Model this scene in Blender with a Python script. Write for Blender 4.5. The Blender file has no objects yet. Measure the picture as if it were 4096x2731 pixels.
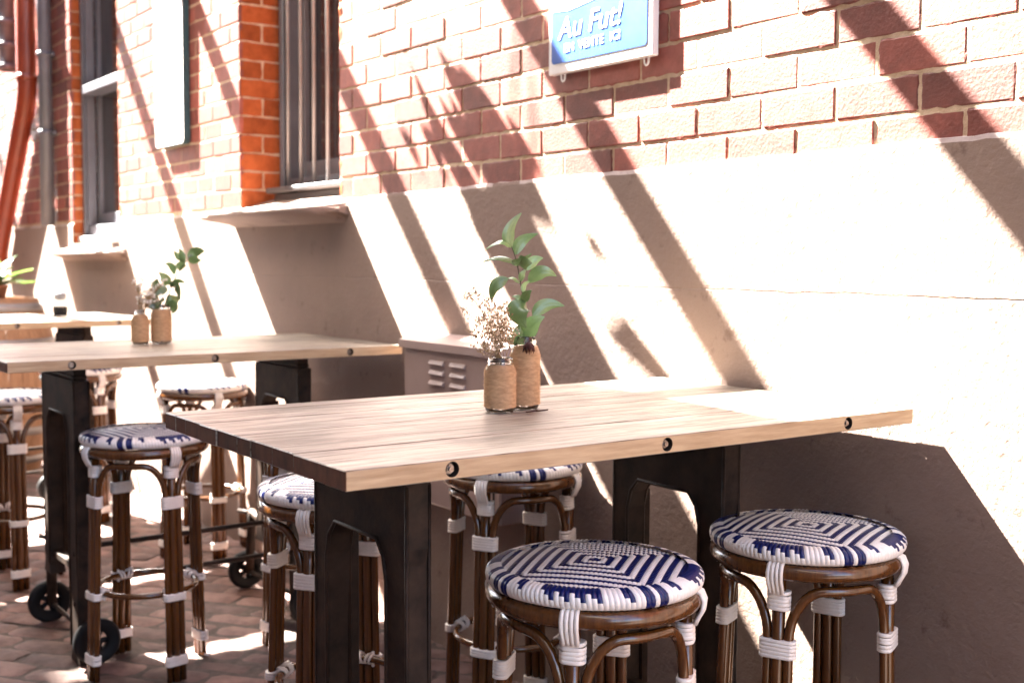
import bpy, math, random
from mathutils import Vector, Matrix, noise
random.seed(7)
S = bpy.context.scene
COL = S.collection
PI = math.pi
R = math.radians

# ------------------------------------------------------------------ camera
YAW, PITCH, ROLL, CAMY, CAMZ = .6178, .0697, .0059, -2.1918, 1.3657
FPX = 4727.0
fw = Vector((-math.cos(YAW)*math.cos(PITCH), math.sin(YAW)*math.cos(PITCH), -math.sin(PITCH)))
rt = fw.cross(Vector((0, 0, 1))).normalized()
up = rt.cross(fw)
rt2 = math.cos(ROLL)*rt + math.sin(ROLL)*up
up2 = -math.sin(ROLL)*rt + math.cos(ROLL)*up
CAM = Vector((0, CAMY, CAMZ))
cd = bpy.data.cameras.new('camera')
cam = bpy.data.objects.new('camera', cd)
COL.objects.link(cam)
M3 = Matrix((rt2, up2, -fw)).transposed()
cam.matrix_world = Matrix.Translation(CAM) @ M3.to_4x4()
cd.sensor_width = 36
cd.lens = FPX/4096*36
cd.clip_start = .05
cd.clip_end = 300
cd.dof.use_dof = True
cd.dof.focus_distance = 2.25
cd.dof.aperture_fstop = 4.5
S.camera = cam

# ------------------------------------------------------------------ light
SX, SY, SZ = 3.364, 1.0, -3.75            # travel direction of sunlight
sd = Vector((SX, SY, SZ)).normalized()
W = bpy.data.worlds.new('World')
S.world = W
W.use_nodes = True
nt = W.node_tree
bg = nt.nodes['Background']
sky = nt.nodes.new('ShaderNodeTexSky')
sky.sky_type = 'NISHITA'
sky.sun_disc = False
sky.sun_elevation = math.asin(-sd.z)
sky.sun_rotation = math.atan2(-sd.x, -sd.y)
sky.altitude = 50
sky.dust_density = 2.5
sky.air_density = .8
sky.ozone_density = 0.6
nt.links.new(sky.outputs[0], bg.inputs[0])
bg.inputs[1].default_value = .05
sl = bpy.data.lights.new('sun', 'SUN')
sl.energy = 5
sl.angle = R(.53)
sl.color = (1, .95, .87)
so = bpy.data.objects.new('sun', sl)
COL.objects.link(so)
so.rotation_euler = sd.to_track_quat('-Z', 'Y').to_euler()
so.location = (-8, -4, 12)
S.view_settings.view_transform = 'Standard'
S.view_settings.look = 'None'
S.view_settings.exposure = 4.95
S.view_settings.gamma = 1
S.cycles.max_bounces = 8
S.cycles.diffuse_bounces = 5
S.cycles.use_denoising = True

# ------------------------------------------------------------------ materials
def mat(name, c1, c2=None, rough=.6, scale=8, stretch=(1, 1, 1), bump=0, bscale=60, bdist=.002, spec=.5,
        metal=0, rnd=0, detail=6, trans=0, sub=None, coat=0, lo=.35, hi=.65, translucent=0):
    m = bpy.data.materials.new(name)
    m.use_nodes = True
    t = m.node_tree
    b = t.nodes['Principled BSDF']
    b.inputs['Roughness'].default_value = rough
    b.inputs['Metallic'].default_value = metal
    b.inputs['Specular IOR Level'].default_value = spec
    b.inputs['Transmission Weight'].default_value = trans
    b.inputs['Coat Weight'].default_value = coat
    c2 = c2 or tuple(x*.75 for x in c1)
    tc = t.nodes.new('ShaderNodeTexCoord')
    mp = t.nodes.new('ShaderNodeMapping')
    mp.inputs['Scale'].default_value = stretch
    t.links.new(tc.outputs['Object'], mp.inputs['Vector'])
    vec = mp.outputs[0]
    n = t.nodes.new('ShaderNodeTexNoise')
    n.inputs['Scale'].default_value = scale
    n.inputs['Detail'].default_value = detail
    n.inputs['Roughness'].default_value = .62
    t.links.new(vec, n.inputs['Vector'])
    rp = t.nodes.new('ShaderNodeValToRGB')
    rp.color_ramp.elements[0].position = lo
    rp.color_ramp.elements[1].position = hi
    rp.color_ramp.elements[0].color = (*c2, 1)
    rp.color_ramp.elements[1].color = (*c1, 1)
    t.links.new(n.outputs[0], rp.inputs[0])
    colr = rp.outputs[0]
    if rnd:
        at = t.nodes.new('ShaderNodeAttribute')
        at.attribute_name = 'rnd'
        mr = t.nodes.new('ShaderNodeMapRange')
        mr.inputs[3].default_value = 1-rnd
        mr.inputs[4].default_value = 1+rnd
        t.links.new(at.outputs['Fac'], mr.inputs[0])
        mx = t.nodes.new('ShaderNodeMix')
        mx.data_type = 'RGBA'
        mx.blend_type = 'MULTIPLY'
        mx.inputs[0].default_value = 1
        t.links.new(colr, mx.inputs[6])
        t.links.new(mr.outputs[0], mx.inputs[7])
        colr = mx.outputs[2]
    t.links.new(colr, b.inputs['Base Color'])
    if bump:
        n2 = t.nodes.new('ShaderNodeTexNoise')
        n2.inputs['Scale'].default_value = bscale
        n2.inputs['Detail'].default_value = 5
        t.links.new(vec, n2.inputs['Vector'])
        bp = t.nodes.new('ShaderNodeBump')
        bp.inputs['Strength'].default_value = bump
        bp.inputs['Distance'].default_value = bdist
        t.links.new(n2.outputs[0], bp.inputs['Height'])
        t.links.new(bp.outputs[0], b.inputs['Normal'])
    if translucent:
        tl = t.nodes.new('ShaderNodeBsdfTranslucent')
        t.links.new(colr, tl.inputs[0])
        ms = t.nodes.new('ShaderNodeMixShader')
        ms.inputs[0].default_value = translucent
        out = t.nodes['Material Output']
        t.links.new(b.outputs[0], ms.inputs[1])
        t.links.new(tl.outputs[0], ms.inputs[2])
        t.links.new(ms.outputs[0], out.inputs[0])
    return m

BRICK = mat('brick_red', (.25, .066, .046), (.16, .038, .026), rough=.55, scale=22, rnd=.38, bump=.5, bscale=120, bdist=.0025, spec=.5)
BRICKBOUNCE = mat('brick_bounce_orange', (.34, .088, .027), (.23, .056, .017), rough=.9, spec=.15, scale=22, rnd=.25, bump=.5, bscale=120, bdist=.002)  # orange of light bounced off the opposite wall, put into the brick colour
MORTAR = mat('mortar', (.58, .44, .31), (.42, .30, .19), rough=.95, scale=30, bump=.8, bscale=90, bdist=.004)
FRAME = mat('window_paint', (.13, .13, .15), (.10, .10, .115), rough=.4, scale=6)
GLASSD = mat('window_glass', (.035, .03, .035), (.02, .018, .02), rough=.08, scale=2)
BAR = mat('bar_steel', (.36, .35, .35), rough=.35, metal=.3)
SILLT = mat('sill_timber', (.05, .045, .045), rough=.5)
CAST = mat('cast_iron', (.052, .031, .021), (.011, .008, .007), rough=.55, scale=14, bump=.35, bscale=70, bdist=.002, metal=0, spec=.15, lo=.3, hi=.7)
RUBBER = mat('rubber', (.008, .008, .009), rough=.6, spec=.2)
BOLT = mat('bolt_steel', (.34, .30, .27), (.2, .16, .13), rough=.35, metal=.8, scale=80)
HOLE = mat('bolt_recess', (.02, .014, .01), rough=.8)
BAMB = mat('bamboo_brown', (.115, .041, .0085), (.065, .022, .0045), rough=.2, scale=5, stretch=(26, 26, 1.2), spec=.6, coat=.25)
BIND = mat('white_binding', (.88, .82, .76), (.78, .71, .65), rough=.4, scale=30)
WWHITE = mat('weave_white', (.84, .80, .76), (.76, .72, .68), rough=.3, scale=60, spec=.55)
WBLUE = mat('weave_blue', (.005, .013, .105), (.004, .009, .07), rough=.3, scale=60, spec=.4)
TWINE = mat('jute_twine', (.64, .41, .23), (.46, .28, .145), rough=.9, scale=60, stretch=(1, 1, 3), bump=.7, bscale=260, bdist=.0015)
GLASS = mat('clear_glass', (.97, .98, .97), (.96, .97, .96), rough=.02, trans=1)
LEAF = mat('leaf_green', (.17, .27, .10), (.09, .17, .05), rough=.3, scale=18, spec=.9, rnd=.55, translucent=.22)
PETAL = mat('white_petal', (.9, .88, .84), (.85, .82, .78), rough=.7, scale=30, translucent=.45)
STEM = mat('stem_dark', (.05, .045, .02), rough=.6)
DRY = mat('dried_flower', (.42, .30, .16), (.22, .13, .06), rough=.9, scale=90)
DRYW = mat('dried_bud', (.78, .64, .46), (.50, .36, .22), rough=.9, scale=120)
SEED = mat('dark_dried_head', (.075, .02, .014), (.04, .012, .01), rough=.8, scale=60)
SIGNW = mat('sign_white', (.80, .78, .76), (.74, .71, .69), rough=.4, scale=5)
TEAL = mat('sign_edge', (.02, .06, .065), rough=.5)
SIGNB = mat('sign_blue', (.03, .095, .40), (.045, .125, .44), rough=.35, scale=9)
SIGNT = mat('sign_lettering', (.86, .86, .86), rough=.4)
PIC = mat('sign_picture', (.12, .07, .06), (.2, .15, .14), rough=.4, scale=7)
REDP = mat('red_downpipe', (.27, .045, .016), (.20, .03, .012), rough=.38, scale=4)
GREYP = mat('grey_pipe', (.12, .12, .14), rough=.45)
BOXM = mat('cabinet_paint', (.34, .245, .22), (.30, .215, .19), rough=.45, scale=4, bump=.15, bscale=120, bdist=.001)
OAK = mat('barrel_oak', (.34, .20, .11), (.22, .12, .065), rough=.7, scale=6, stretch=(9, 9, 1))
HOOP = mat('barrel_hoop', (.30, .29, .28), rough=.5, metal=.5)
CANVAS = mat('canvas_cloth', (.45, .41, .36), rough=.9, translucent=.35)
TIMB = mat('pergola_timber', (.20, .12, .07), rough=.7, scale=6, stretch=(9, 1, 9))
FARW = mat('far_wall_render', (.12, .08, .06), (.09, .06, .045), rough=.9, scale=2)
PAVE = mat('paver_brick', (.19, .105, .085), (.08, .038, .028), rough=.8, scale=11, rnd=.42, bump=.8, bscale=45, bdist=.004, lo=.3, hi=.7)
JOINT = mat('paver_joint', (.10, .07, .055), (.05, .036, .03), rough=.95, scale=40, bump=.6, bscale=80)
GROUND = mat('ground_dirt', (.10, .075, .06), rough=.95, scale=3)
POT = mat('terracotta', (.36, .16, .09), rough=.8)
PLANTG = mat('plant_green', (.13, .20, .045), (.07, .13, .03), rough=.45, rnd=.4, scale=12, translucent=.25)
WOODEND = mat('end_grain', (.115, .040, .019), (.045, .016, .008), rough=.7, scale=9, stretch=(4, 4, 2), rnd=.3)

def wood_mat():
    m = mat('table_wood', (.385, .345, .285), (.125, .10, .075), rough=.38, scale=3.2, stretch=(24, 1.6, 24), rnd=.2, bump=.35, bscale=9, bdist=.002, detail=9, lo=.38, hi=.62)
    t = m.node_tree
    b = t.nodes['Principled BSDF']
    src = b.inputs['Base Color'].links[0].from_socket
    tc = t.nodes['Texture Coordinate']
    mp = t.nodes.new('ShaderNodeMapping')
    mp.inputs['Scale'].default_value = (75, 5.0, 75)
    t.links.new(tc.outputs['Object'], mp.inputs[0])
    n = t.nodes.new('ShaderNodeTexNoise')
    n.inputs['Scale'].default_value = 2.0
    n.inputs['Detail'].default_value = 8
    t.links.new(mp.outputs[0], n.inputs[0])
    rp = t.nodes.new('ShaderNodeValToRGB')
    rp.color_ramp.elements[0].position = .33
    rp.color_ramp.elements[0].color = (.24, .18, .135, 1)
    rp.color_ramp.elements[1].position = .42
    rp.color_ramp.elements[1].color = (1, 1, 1, 1)
    t.links.new(n.outputs[0], rp.inputs[0])
    # worn pale patches
    n3 = t.nodes.new('ShaderNodeTexNoise')
    n3.inputs['Scale'].default_value = 2.3
    n3.inputs['Detail'].default_value = 7
    t.links.new(tc.outputs['Object'], n3.inputs[0])
    r3 = t.nodes.new('ShaderNodeValToRGB')
    r3.color_ramp.elements[0].position = .36
    r3.color_ramp.elements[0].color = (.60, .56, .53, 1)
    r3.color_ramp.elements[1].position = .6
    r3.color_ramp.elements[1].color = (1.18, 1.17, 1.15, 1)
    t.links.new(n3.outputs[0], r3.inputs[0])
    last = src
    for o in (rp.outputs[0], r3.outputs[0]):
        mx = t.nodes.new('ShaderNodeMix')
        mx.data_type = 'RGBA'
        mx.blend_type = 'MULTIPLY'
        mx.inputs[0].default_value = 1
        t.links.new(last, mx.inputs[6])
        t.links.new(o, mx.inputs[7])
        last = mx.outputs[2]
    t.links.new(last, b.inputs['Base Color'])
    return m
WOOD = wood_mat()
SIDEW = mat('pale_edge', (.50, .37, .225), (.33, .22, .12), rough=.5, scale=3, stretch=(20, 2, 30), bump=.35, bscale=60, bdist=.001, detail=9)  # yellower, paler wood colour for the side face of the top

def plaster_mat():
    m = bpy.data.materials.new('plaster')
    m.use_nodes = True
    t = m.node_tree
    b = t.nodes['Principled BSDF']
    b.inputs['Roughness'].default_value = .8
    b.inputs['Specular IOR Level'].default_value = .35
    tc = t.nodes.new('ShaderNodeTexCoord')
    def nz(sc, det, rough=.55):
        n = t.nodes.new('ShaderNodeTexNoise')
        n.inputs['Scale'].default_value = sc
        n.inputs['Detail'].default_value = det
        n.inputs['Roughness'].default_value = rough
        t.links.new(tc.outputs['Object'], n.inputs[0])
        return n.outputs[0]
    rp = t.nodes.new('ShaderNodeValToRGB')
    rp.color_ramp.elements[0].position = .3
    rp.color_ramp.elements[0].color = (.205, .143, .115, 1)
    rp.color_ramp.elements[1].position = .7
    rp.color_ramp.elements[1].color = (.25, .176, .142, 1)
    t.links.new(nz(2.2, 5), rp.inputs[0])
    # scuffs and small chips
    r2 = t.nodes.new('ShaderNodeValToRGB')
    r2.color_ramp.elements[0].position = .33
    r2.color_ramp.elements[0].color = (.62, .57, .54, 1)
    r2.color_ramp.elements[1].position = .40
    r2.color_ramp.elements[1].color = (1, 1, 1, 1)
    t.links.new(nz(9, 6, .7), r2.inputs[0])
    mx = t.nodes.new('ShaderNodeMix')
    mx.data_type = 'RGBA'
    mx.blend_type = 'MULTIPLY'
    mx.inputs[0].default_value = .8
    t.links.new(rp.outputs[0], mx.inputs[6])
    t.links.new(r2.outputs[0], mx.inputs[7])
    t.links.new(mx.outputs[2], b.inputs['Base Color'])
    # trowelled relief + one horizontal crack
    def math_(op, a, bb):
        n = t.nodes.new('ShaderNodeMath')
        n.operation = op
        for i, v in enumerate((a, bb)):
            if isinstance(v, (int, float)):
                n.inputs[i].default_value = v
            elif v is not None:
                t.links.new(v, n.inputs[i])
        return n.outputs[0]
    sp = t.nodes.new('ShaderNodeSeparateXYZ')
    t.links.new(tc.outputs['Object'], sp.inputs[0])
    wob = math_('MULTIPLY', math_('SUBTRACT', nz(5, 4), .5), .02)
    dz = math_('ABSOLUTE', math_('SUBTRACT', math_('ADD', sp.outputs[2], wob), 1.289), None)
    cr = math_('MINIMUM', math_('MULTIPLY', dz, 300), 1)
    h = math_('ADD', math_('ADD', math_('MULTIPLY', nz(72, 6, .6), .75), math_('MULTIPLY', nz(11, 3), 1.2)), math_('MULTIPLY', cr, .5))
    bp = t.nodes.new('ShaderNodeBump')
    bp.inputs['Strength'].default_value = .75
    bp.inputs['Distance'].default_value = .005
    t.links.new(h, bp.inputs['Height'])
    t.links.new(bp.outputs[0], b.inputs['Normal'])
    return m
PLASTER = plaster_mat()
LEDGE = mat('ledge_paint_lit', (.55, .45, .42), (.40, .31, .28), rough=.8, scale=30)  # white paint smears plus the bright lit line of the ledge, in the colour

# ------------------------------------------------------------------ mesh helpers
class MB:
    def __init__(s):
        s.v = []; s.f = []; s.mi = []; s.sm = []; s.r = []; s.cur = .5
    def vert(s, p):
        s.v.append(tuple(p)); s.r.append(s.cur); return len(s.v)-1
    def face(s, ids, mi=0, sm=False):
        s.f.append(tuple(ids)); s.mi.append(mi); s.sm.append(sm)
    def quad(s, a, b, c, d, mi=0):
        s.face([s.vert(a), s.vert(b), s.vert(c), s.vert(d)], mi)
    def box(s, lo, hi, bev=0, mi=0, faces=None, M=None):
        x0, y0, z0 = lo; x1, y1, z1 = hi
        b = min(bev, (x1-x0)/2.01, (y1-y0)/2.01, (z1-z0)/2.01)
        T = (lambda p: M @ Vector(p)) if M is not None else (lambda p: p)
        if b <= 0:
            i = [s.vert(T(p)) for p in ((x0,y0,z0),(x1,y0,z0),(x1,y1,z0),(x0,y1,z0),(x0,y0,z1),(x1,y0,z1),(x1,y1,z1),(x0,y1,z1))]
            for k, q in enumerate(((0,3,2,1),(4,5,6,7),(0,1,5,4),(1,2,6,5),(2,3,7,6),(3,0,4,7))):
                s.face([i[j] for j in q], mi)
            return
        P = {}
        for sx in (0, 1):
            for sy in (0, 1):
                for sz in (0, 1):
                    c = ((x0, x1)[sx], (y0, y1)[sy], (z0, z1)[sz])
                    d = (1-2*sx, 1-2*sy, 1-2*sz)
                    for ax in range(3):
                        p = [c[k]+(0 if k == ax else d[k]*b) for k in range(3)]
                        P[sx, sy, sz, ax] = s.vert(T(p))
        def q(ids): s.face(ids, mi)
        for ax in range(3):
            o = [k for k in range(3) if k != ax]
            for e in (0, 1):
                ring = []
                for (u, v) in ((0,0),(1,0),(1,1),(0,1)):
                    k = [0,0,0]; k[ax] = e; k[o[0]] = u; k[o[1]] = v
                    ring.append(P[k[0], k[1], k[2], ax])
                if (e == 0) != (ax == 1): ring = ring[::-1]
                q(ring)
        for ax in range(3):           # edges along ax
            o = [k for k in range(3) if k != ax]
            for u in (0, 1):
                for v in (0, 1):
                    def key(e, a):
                        k = [0,0,0]; k[ax] = e; k[o[0]] = u; k[o[1]] = v
                        return P[k[0], k[1], k[2], a]
                    ring = [key(0, o[0]), key(1, o[0]), key(1, o[1]), key(0, o[1])]
                    if (u == v) != (ax == 1): ring = ring[::-1]
                    q(ring)
        for sx in (0, 1):
            for sy in (0, 1):
                for sz in (0, 1):
                    t = [P[sx, sy, sz, a] for a in range(3)]
                    if (sx+sy+sz) % 2: t = t[::-1]
                    s.face(t[::-1] if False else t, mi)
    def tube(s, pts, rad, n=10, closed=False, mi=0, caps=True, flat=1.0):
        pts = [Vector(p) for p in pts]
        m = len(pts)
        rad = rad if isinstance(rad, (list, tuple)) else [rad]*m
        rings = []
        prev = None
        for i, p in enumerate(pts):
            if closed: d = pts[(i+1) % m]-pts[i-1]
            else: d = pts[min(i+1, m-1)]-pts[max(i-1, 0)]
            d.normalize()
            if prev is None:
                a = Vector((0, 0, 1)) if abs(d.z) < .9 else Vector((1, 0, 0))
                nn = (a-d*a.dot(d)).normalized()
            else:
                nn = (prev-d*prev.dot(d)).normalized()
            prev = nn
            bb = d.cross(nn)
            rings.append([s.vert(p+(nn*math.cos(2*PI*k/n)*flat+bb*math.sin(2*PI*k/n))*rad[i]) for k in range(n)])
        for i in range(m if closed else m-1):
            A = rings[i]; B = rings[(i+1) % m]
            for k in range(n):
                s.face([A[k], A[(k+1) % n], B[(k+1) % n], B[k]], mi, True)
        if not closed and caps:
            s.face(rings[0][::-1], mi); s.face(rings[-1], mi)
    def lathe(s, prof, n=32, mi=0, c=(0, 0, 0), sm=True, close=False):
        rings = [[s.vert((c[0]+r*math.cos(2*PI*k/n), c[1]+r*math.sin(2*PI*k/n), c[2]+z)) for k in range(n)] for r, z in prof]
        L = len(rings)
        for i in range(L if close else L-1):
            A = rings[i]; B = rings[(i+1) % L]
            for k in range(n):
                s.face([A[k], A[(k+1) % n], B[(k+1) % n], B[k]], mi, sm)
        return rings
    def prism(s, poly, y0, y1, mi=0):        # poly of (x, z), extruded in y
        a = [s.vert((x, y0, z)) for x, z in poly]; b = [s.vert((x, y1, z)) for x, z in poly]
        s.face(a, mi); s.face(b[::-1], mi)
        for i in range(len(poly)):
            j = (i+1) % len(poly)
            s.face([a[j], a[i], b[i], b[j]], mi)
    def build(s, name, mats, parent=None, loc=None):
        me = bpy.data.meshes.new(name)
        me.from_pydata(s.v, [], s.f)
        for m in (mats if isinstance(mats, (list, tuple)) else [mats]): me.materials.append(m)
        me.polygons.foreach_set('material_index', s.mi)
        me.polygons.foreach_set('use_smooth', s.sm)
        a = me.attributes.new('rnd', 'FLOAT', 'POINT')
        a.data.foreach_set('value', s.r)
        me.update()
        o = bpy.data.objects.new(name, me)
        COL.objects.link(o)
        if parent: o.parent = parent
        if loc: o.location = loc
        return o

def tag(o, label, cat, group=None):
    o['label'] = label; o['category'] = cat
    if group: o['group'] = group
    return o
def thing(name, label, cat, loc=(0, 0, 0), rz=0, group=None):
    o = bpy.data.objects.new(name, None)
    o.empty_display_size = .1
    COL.objects.link(o)
    o.location = loc; o.rotation_euler = (0, 0, rz)
    return tag(o, label, cat, group)
def dup(root, loc, rz, label):
    def rec(o, par):
        c = o.copy()
        COL.objects.link(c)
        c.parent = par
        for ch in kids[o.name]: rec(ch, c)
        return c
    kids = {}
    def scan(o):
        kids[o.name] = list(o.children)
        for ch in o.children: scan(ch)
    scan(root)
    r = rec(root, None)
    r.location = loc; r.rotation_euler = (0, 0, rz); r['label'] = label
    return r
def structure(o):
    o['kind'] = 'structure'; return o
def nz3(x, y, z): return noise.noise(Vector((x, y, z)))

def ray(xd, yd):                              # xd, yd on the 2352 x 1568 picture
    x = xd/.57422-2048; y = 1365.5-yd/.57422
    return fw+rt2*(x/FPX)+up2*(y/FPX)

# ------------------------------------------------------------------ building
H1 = (-8.13, -7.13, 1.45, 3.5)                # window openings x0, x1, z0, z1
H2 = (-5.295, -4.28, 1.575, 3.5)
WX0, WX1, WZ1 = -13.0, 3.0, 4.7
DZ = 1.598                                    # top of the plaster dado
bld = thing('brick_building', 'long red brick building with plastered base and grey windows behind the tables', 'building', (0, 0, 0))

def brick(mb, T, u0, u1, v0, v1, nu, nv, seed):
    mb.cur = random.random()
    tilt = random.uniform(-.0012, .0012); off = random.uniform(-.0025, .0018)
    g = []
    eu, ev = .0032/(u1-u0), .0032/max(.02, v1-v0)
    gu = [0, eu]+[eu+(1-2*eu)*i/(nu-2) for i in range(1, nu-2)]+[1-eu, 1] if nu > 3 else [i/nu for i in range(nu+1)]
    gv = [0, ev]+[ev+(1-2*ev)*i/(nv-2) for i in range(1, nv-2)]+[1-ev, 1] if nv > 3 else [i/nv for i in range(nv+1)]
    for j in range(nv+1):
        row = []
        for i in range(nu+1):
            fu = gu[i]; fv = gv[j]
            u = u0+(u1-u0)*fu; v = v0+(v1-v0)*fv
            e = (i in (0, nu)) or (j in (0, nv))
            d = off+tilt*(fu-.5)
            if e:
                u += nz3(u*75, v*75, seed)*.005; v += nz3(u*80+9, v*80, seed)*.006
                d -= .0012+max(0, nz3(u*45, v*45, seed+5))*.003
                if i in (0, nu) and j in (0, nv):
                    u += (.5-fu)*.005; v += (.5-fv)*.004
            row.append(mb.vert(T(u, v, d)))
        g.append(row)
    for j in range(nv):
        for i in range(nu):
            mb.face([g[j][i], g[j][i+1], g[j+1][i+1], g[j+1][i]], 0, False)
    loop = [g[0][i] for i in range(nu+1)]+[g[j][nu] for j in range(1, nv+1)]+[g[nv][i] for i in range(nu-1, -1, -1)]+[g[j][0] for j in range(nv-1, 0, -1)]
    uc, vc = (u0+u1)/2, (v0+v1)/2
    back = []
    for k in loop:
        p = mb.v[k]
        back.append(mb.vert(Vector(p)+(T(0, 0, -.016)-T(0, 0, 0))))
    for k in range(len(loop)):
        q = (k+1) % len(loop)
        mb.face([loop[q], loop[k], back[k], back[q]], 0)

Tf = lambda u, v, d: Vector((u, -d, v))
mb = MB()
CH, BL = .086, .2247
k = 0
z = 1.5975
while z < WZ1:
    zt0, zt1 = z+.0045, z+CH-.0045
    x = -2.034+(.1124 if k % 2 == 0 else 0)
    x -= math.ceil((x-WX0)/BL)*BL
    while x < WX1:
        a, b = x+.004, x+BL-.004
        x += BL
        segs = [(a, b)]
        for (h0, h1, hz0, hz1) in (H1, H2):
            if z+CH/2 > hz0 and z+CH/2 < hz1:
                ns = []
                for (p, q) in segs:
                    if q <= h0 or p >= h1: ns.append((p, q)); continue
                    if p < h0-.02: ns.append((p, h0))
                    if q > h1+.02: ns.append((h1, q))
                segs = ns
        for (p, q) in segs:
            if q-p < .02: continue
            near = p > -5.2 and q < -.8 and z < 2.5
            nu = max(4, int((q-p)/.016)) if near else max(4, int((q-p)/.045))
            brick(mb, Tf, p, q, zt0, zt1, nu, 7 if near else 4, random.random()*90)
    z += CH; k += 1
mb.build('brick_face', BRICK, bld)

def dz(x): return 1.592+min(.034, max(-.01, (x+5.3)*.0088))
def holes_rects(x0, x1, z0, z1, holes):
    out = []
    xs = sorted({x0, x1, *[h[0] for h in holes], *[h[1] for h in holes]})
    for a, b in zip(xs, xs[1:]):
        hs = [h for h in holes if h[0] < (a+b)/2 < h[1]]
        if not hs: out.append((a, b, z0, z1)); continue
        h = hs[0]
        if h[2] > z0: out.append((a, b, z0, h[2]))
        if h[3] < z1: out.append((a, b, h[3], z1))
    return out
mb = MB()
for (a, b, c, d) in holes_rects(WX0, WX1, DZ-.02, WZ1, [H1, H2]):
    nx = max(1, int((b-a)/.05)); nzc = max(1, int((d-c)/.05))
    mb.quad((a, .0030, c), (b, .0030, c), (b, .0030, d), (a, .0030, d))
mb.build('mortar', MORTAR, bld)

# plaster dado, a hair proud of the brick, with a ragged rounded top
mb = MB()
for (a, b, c, d) in holes_rects(WX0, WX1, -.05, DZ, [H1]):
    if abs(d-DZ) < 1e-6:
        n = max(2, int((b-a)/.03))
        low = []; hi = []; back = []
        for i in range(n+1):
            x = a+(b-a)*i/n
            zz = dz(x)+nz3(x*3, 1, 0)*.006+nz3(x*23, 4, 0)*.004
            low.append((x, -.0055, zz-.012)); hi.append((x, -.004, zz-.002)); back.append((x, .008, zz+.001))
        for i in range(n):
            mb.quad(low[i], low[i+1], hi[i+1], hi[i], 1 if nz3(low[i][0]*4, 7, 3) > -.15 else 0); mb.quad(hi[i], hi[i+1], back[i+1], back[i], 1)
            mb.face([mb.vert((low[i][0], -.0055, c)), mb.vert((low[i+1][0], -.0055, c)), mb.vert(low[i+1]), mb.vert(low[i])])
    else:
        mb.quad((a, -.0055, c), (b, -.0055, c), (b, -.0055, d), (a, -.0055, d))
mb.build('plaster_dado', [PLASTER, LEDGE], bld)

# reveals, windows and sills
RD = .24
def jamb(xj, zlo, zhi, face):                 # face +1 looks to +x
    mb = MB(); m2 = MB()
    T = (lambda u, v, d: Vector((xj+d, u, v))) if face > 0 else (lambda u, v, d: Vector((xj-d, RD-u, v)))
    k = 0; z = 1.5975-(.172 if zlo < 1.5 else 0)
    while z < zhi:
        zz0, zz1 = max(z+.005, zlo), z+CH-.005
        if k % 2: brick(mb, T, .006, .112, zz0, zz1, 5, 3, k*3.1); brick(mb, T, .122, RD, zz0, zz1, 5, 3, k*5.3)
        else: brick(mb, T, .006, RD, zz0, zz1, 9, 3, k*1.7)
        z += CH; k += 1
    x = xj-face*.006
    q = [(x, 0.007, zlo), (x, RD+.02, zlo), (x, RD+.02, zhi), (x, 0.007, zhi)]
    m2.quad(*(q if face > 0 else q[::-1]))
    mb.build('window_reveal', BRICKBOUNCE, bld); m2.build('reveal_mortar', MORTAR, bld)
for H, zb in ((H1, 1.45), (H2, 1.60)):
    jamb(H[0], zb, H[3], 1); jamb(H[1], zb, H[3], -1)
    m2 = MB(); m2.quad((H[0], 0, H[3]), (H[0], RD, H[3]), (H[1], RD, H[3]), (H[1], 0, H[3])); m2.build('window_head', PLASTER, bld)

def window(H, zb, yf, kind):
    x0, x1, z1 = H[0]+.012, H[1]-.012, H[3]
    mb = MB()
    w = .075
    for (a, b) in ((x0, x0+w), (x1-w, x1)):
        mb.box((a, yf, zb), (b, yf+.06, z1), .006)
        mb.box((a+.012, yf-.018, zb+.002), (b-.018, yf+.002, z1), .008)
    mb.box((x0+w, yf+.002, zb), (x1-w, yf+.058, zb+.07), .005)
    mb.box((x0+w, yf+.002, z1-.08), (x1-w, yf+.058, z1), .005)
    fr = mb.build('window', FRAME, bld)
    s = MB()
    sx0, sx1 = x0+w, x1-w
    for (a, b) in ((sx0, sx0+.055), (sx1-.055, sx1)):
        s.box((a, yf+.062, zb+.072), (b, yf+.1, z1-.08), .004)
    s.box((sx0+.055, yf+.064, zb+.072), (sx1-.055, yf+.098, zb+.15), .004)
    zm = 2.42 if kind == 1 else 2.62
    s.box((sx0, yf-.035 if kind == 1 else yf+.03, zm), (sx1, yf+.11, zm+.055), .004)
    s.build('sash', FRAME, fr)
    g = MB(); g.quad((sx0, yf+.085, zb+.07), (sx1, yf+.085, zb+.07), (sx1, yf+.085, z1), (sx0, yf+.085, z1)); g.build('glass', GLASSD, fr)
    if kind == 2:
        for i in range(6):
            c = MB(); xx = x0+.155+.135*i
            c.tube([(xx, yf-.035, zb+.03), (xx, yf-.035, z1)], .0085, 10)
            c.build('bar', BAR, fr)
        t = MB(); t.box((H[0]+.07, yf-.11, zb-.002), (H[1]-.002, yf+.05, zb+.024), .006); t.box((H[0]+.09, yf-.075, zb-.05), (H[1]-.002, yf+.05, zb-.004), .004)
        t.build('timber_sill', SILLT, fr)
    else:
        t = MB(); t.box((x0, yf-.05, zb-.045), (x1, yf+.06, zb-.003), .008); t.build('timber_sill', SIGNW, fr)
window(H1, 1.50, .075, 1)
window(H2, 1.665, .205, 2)

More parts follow.
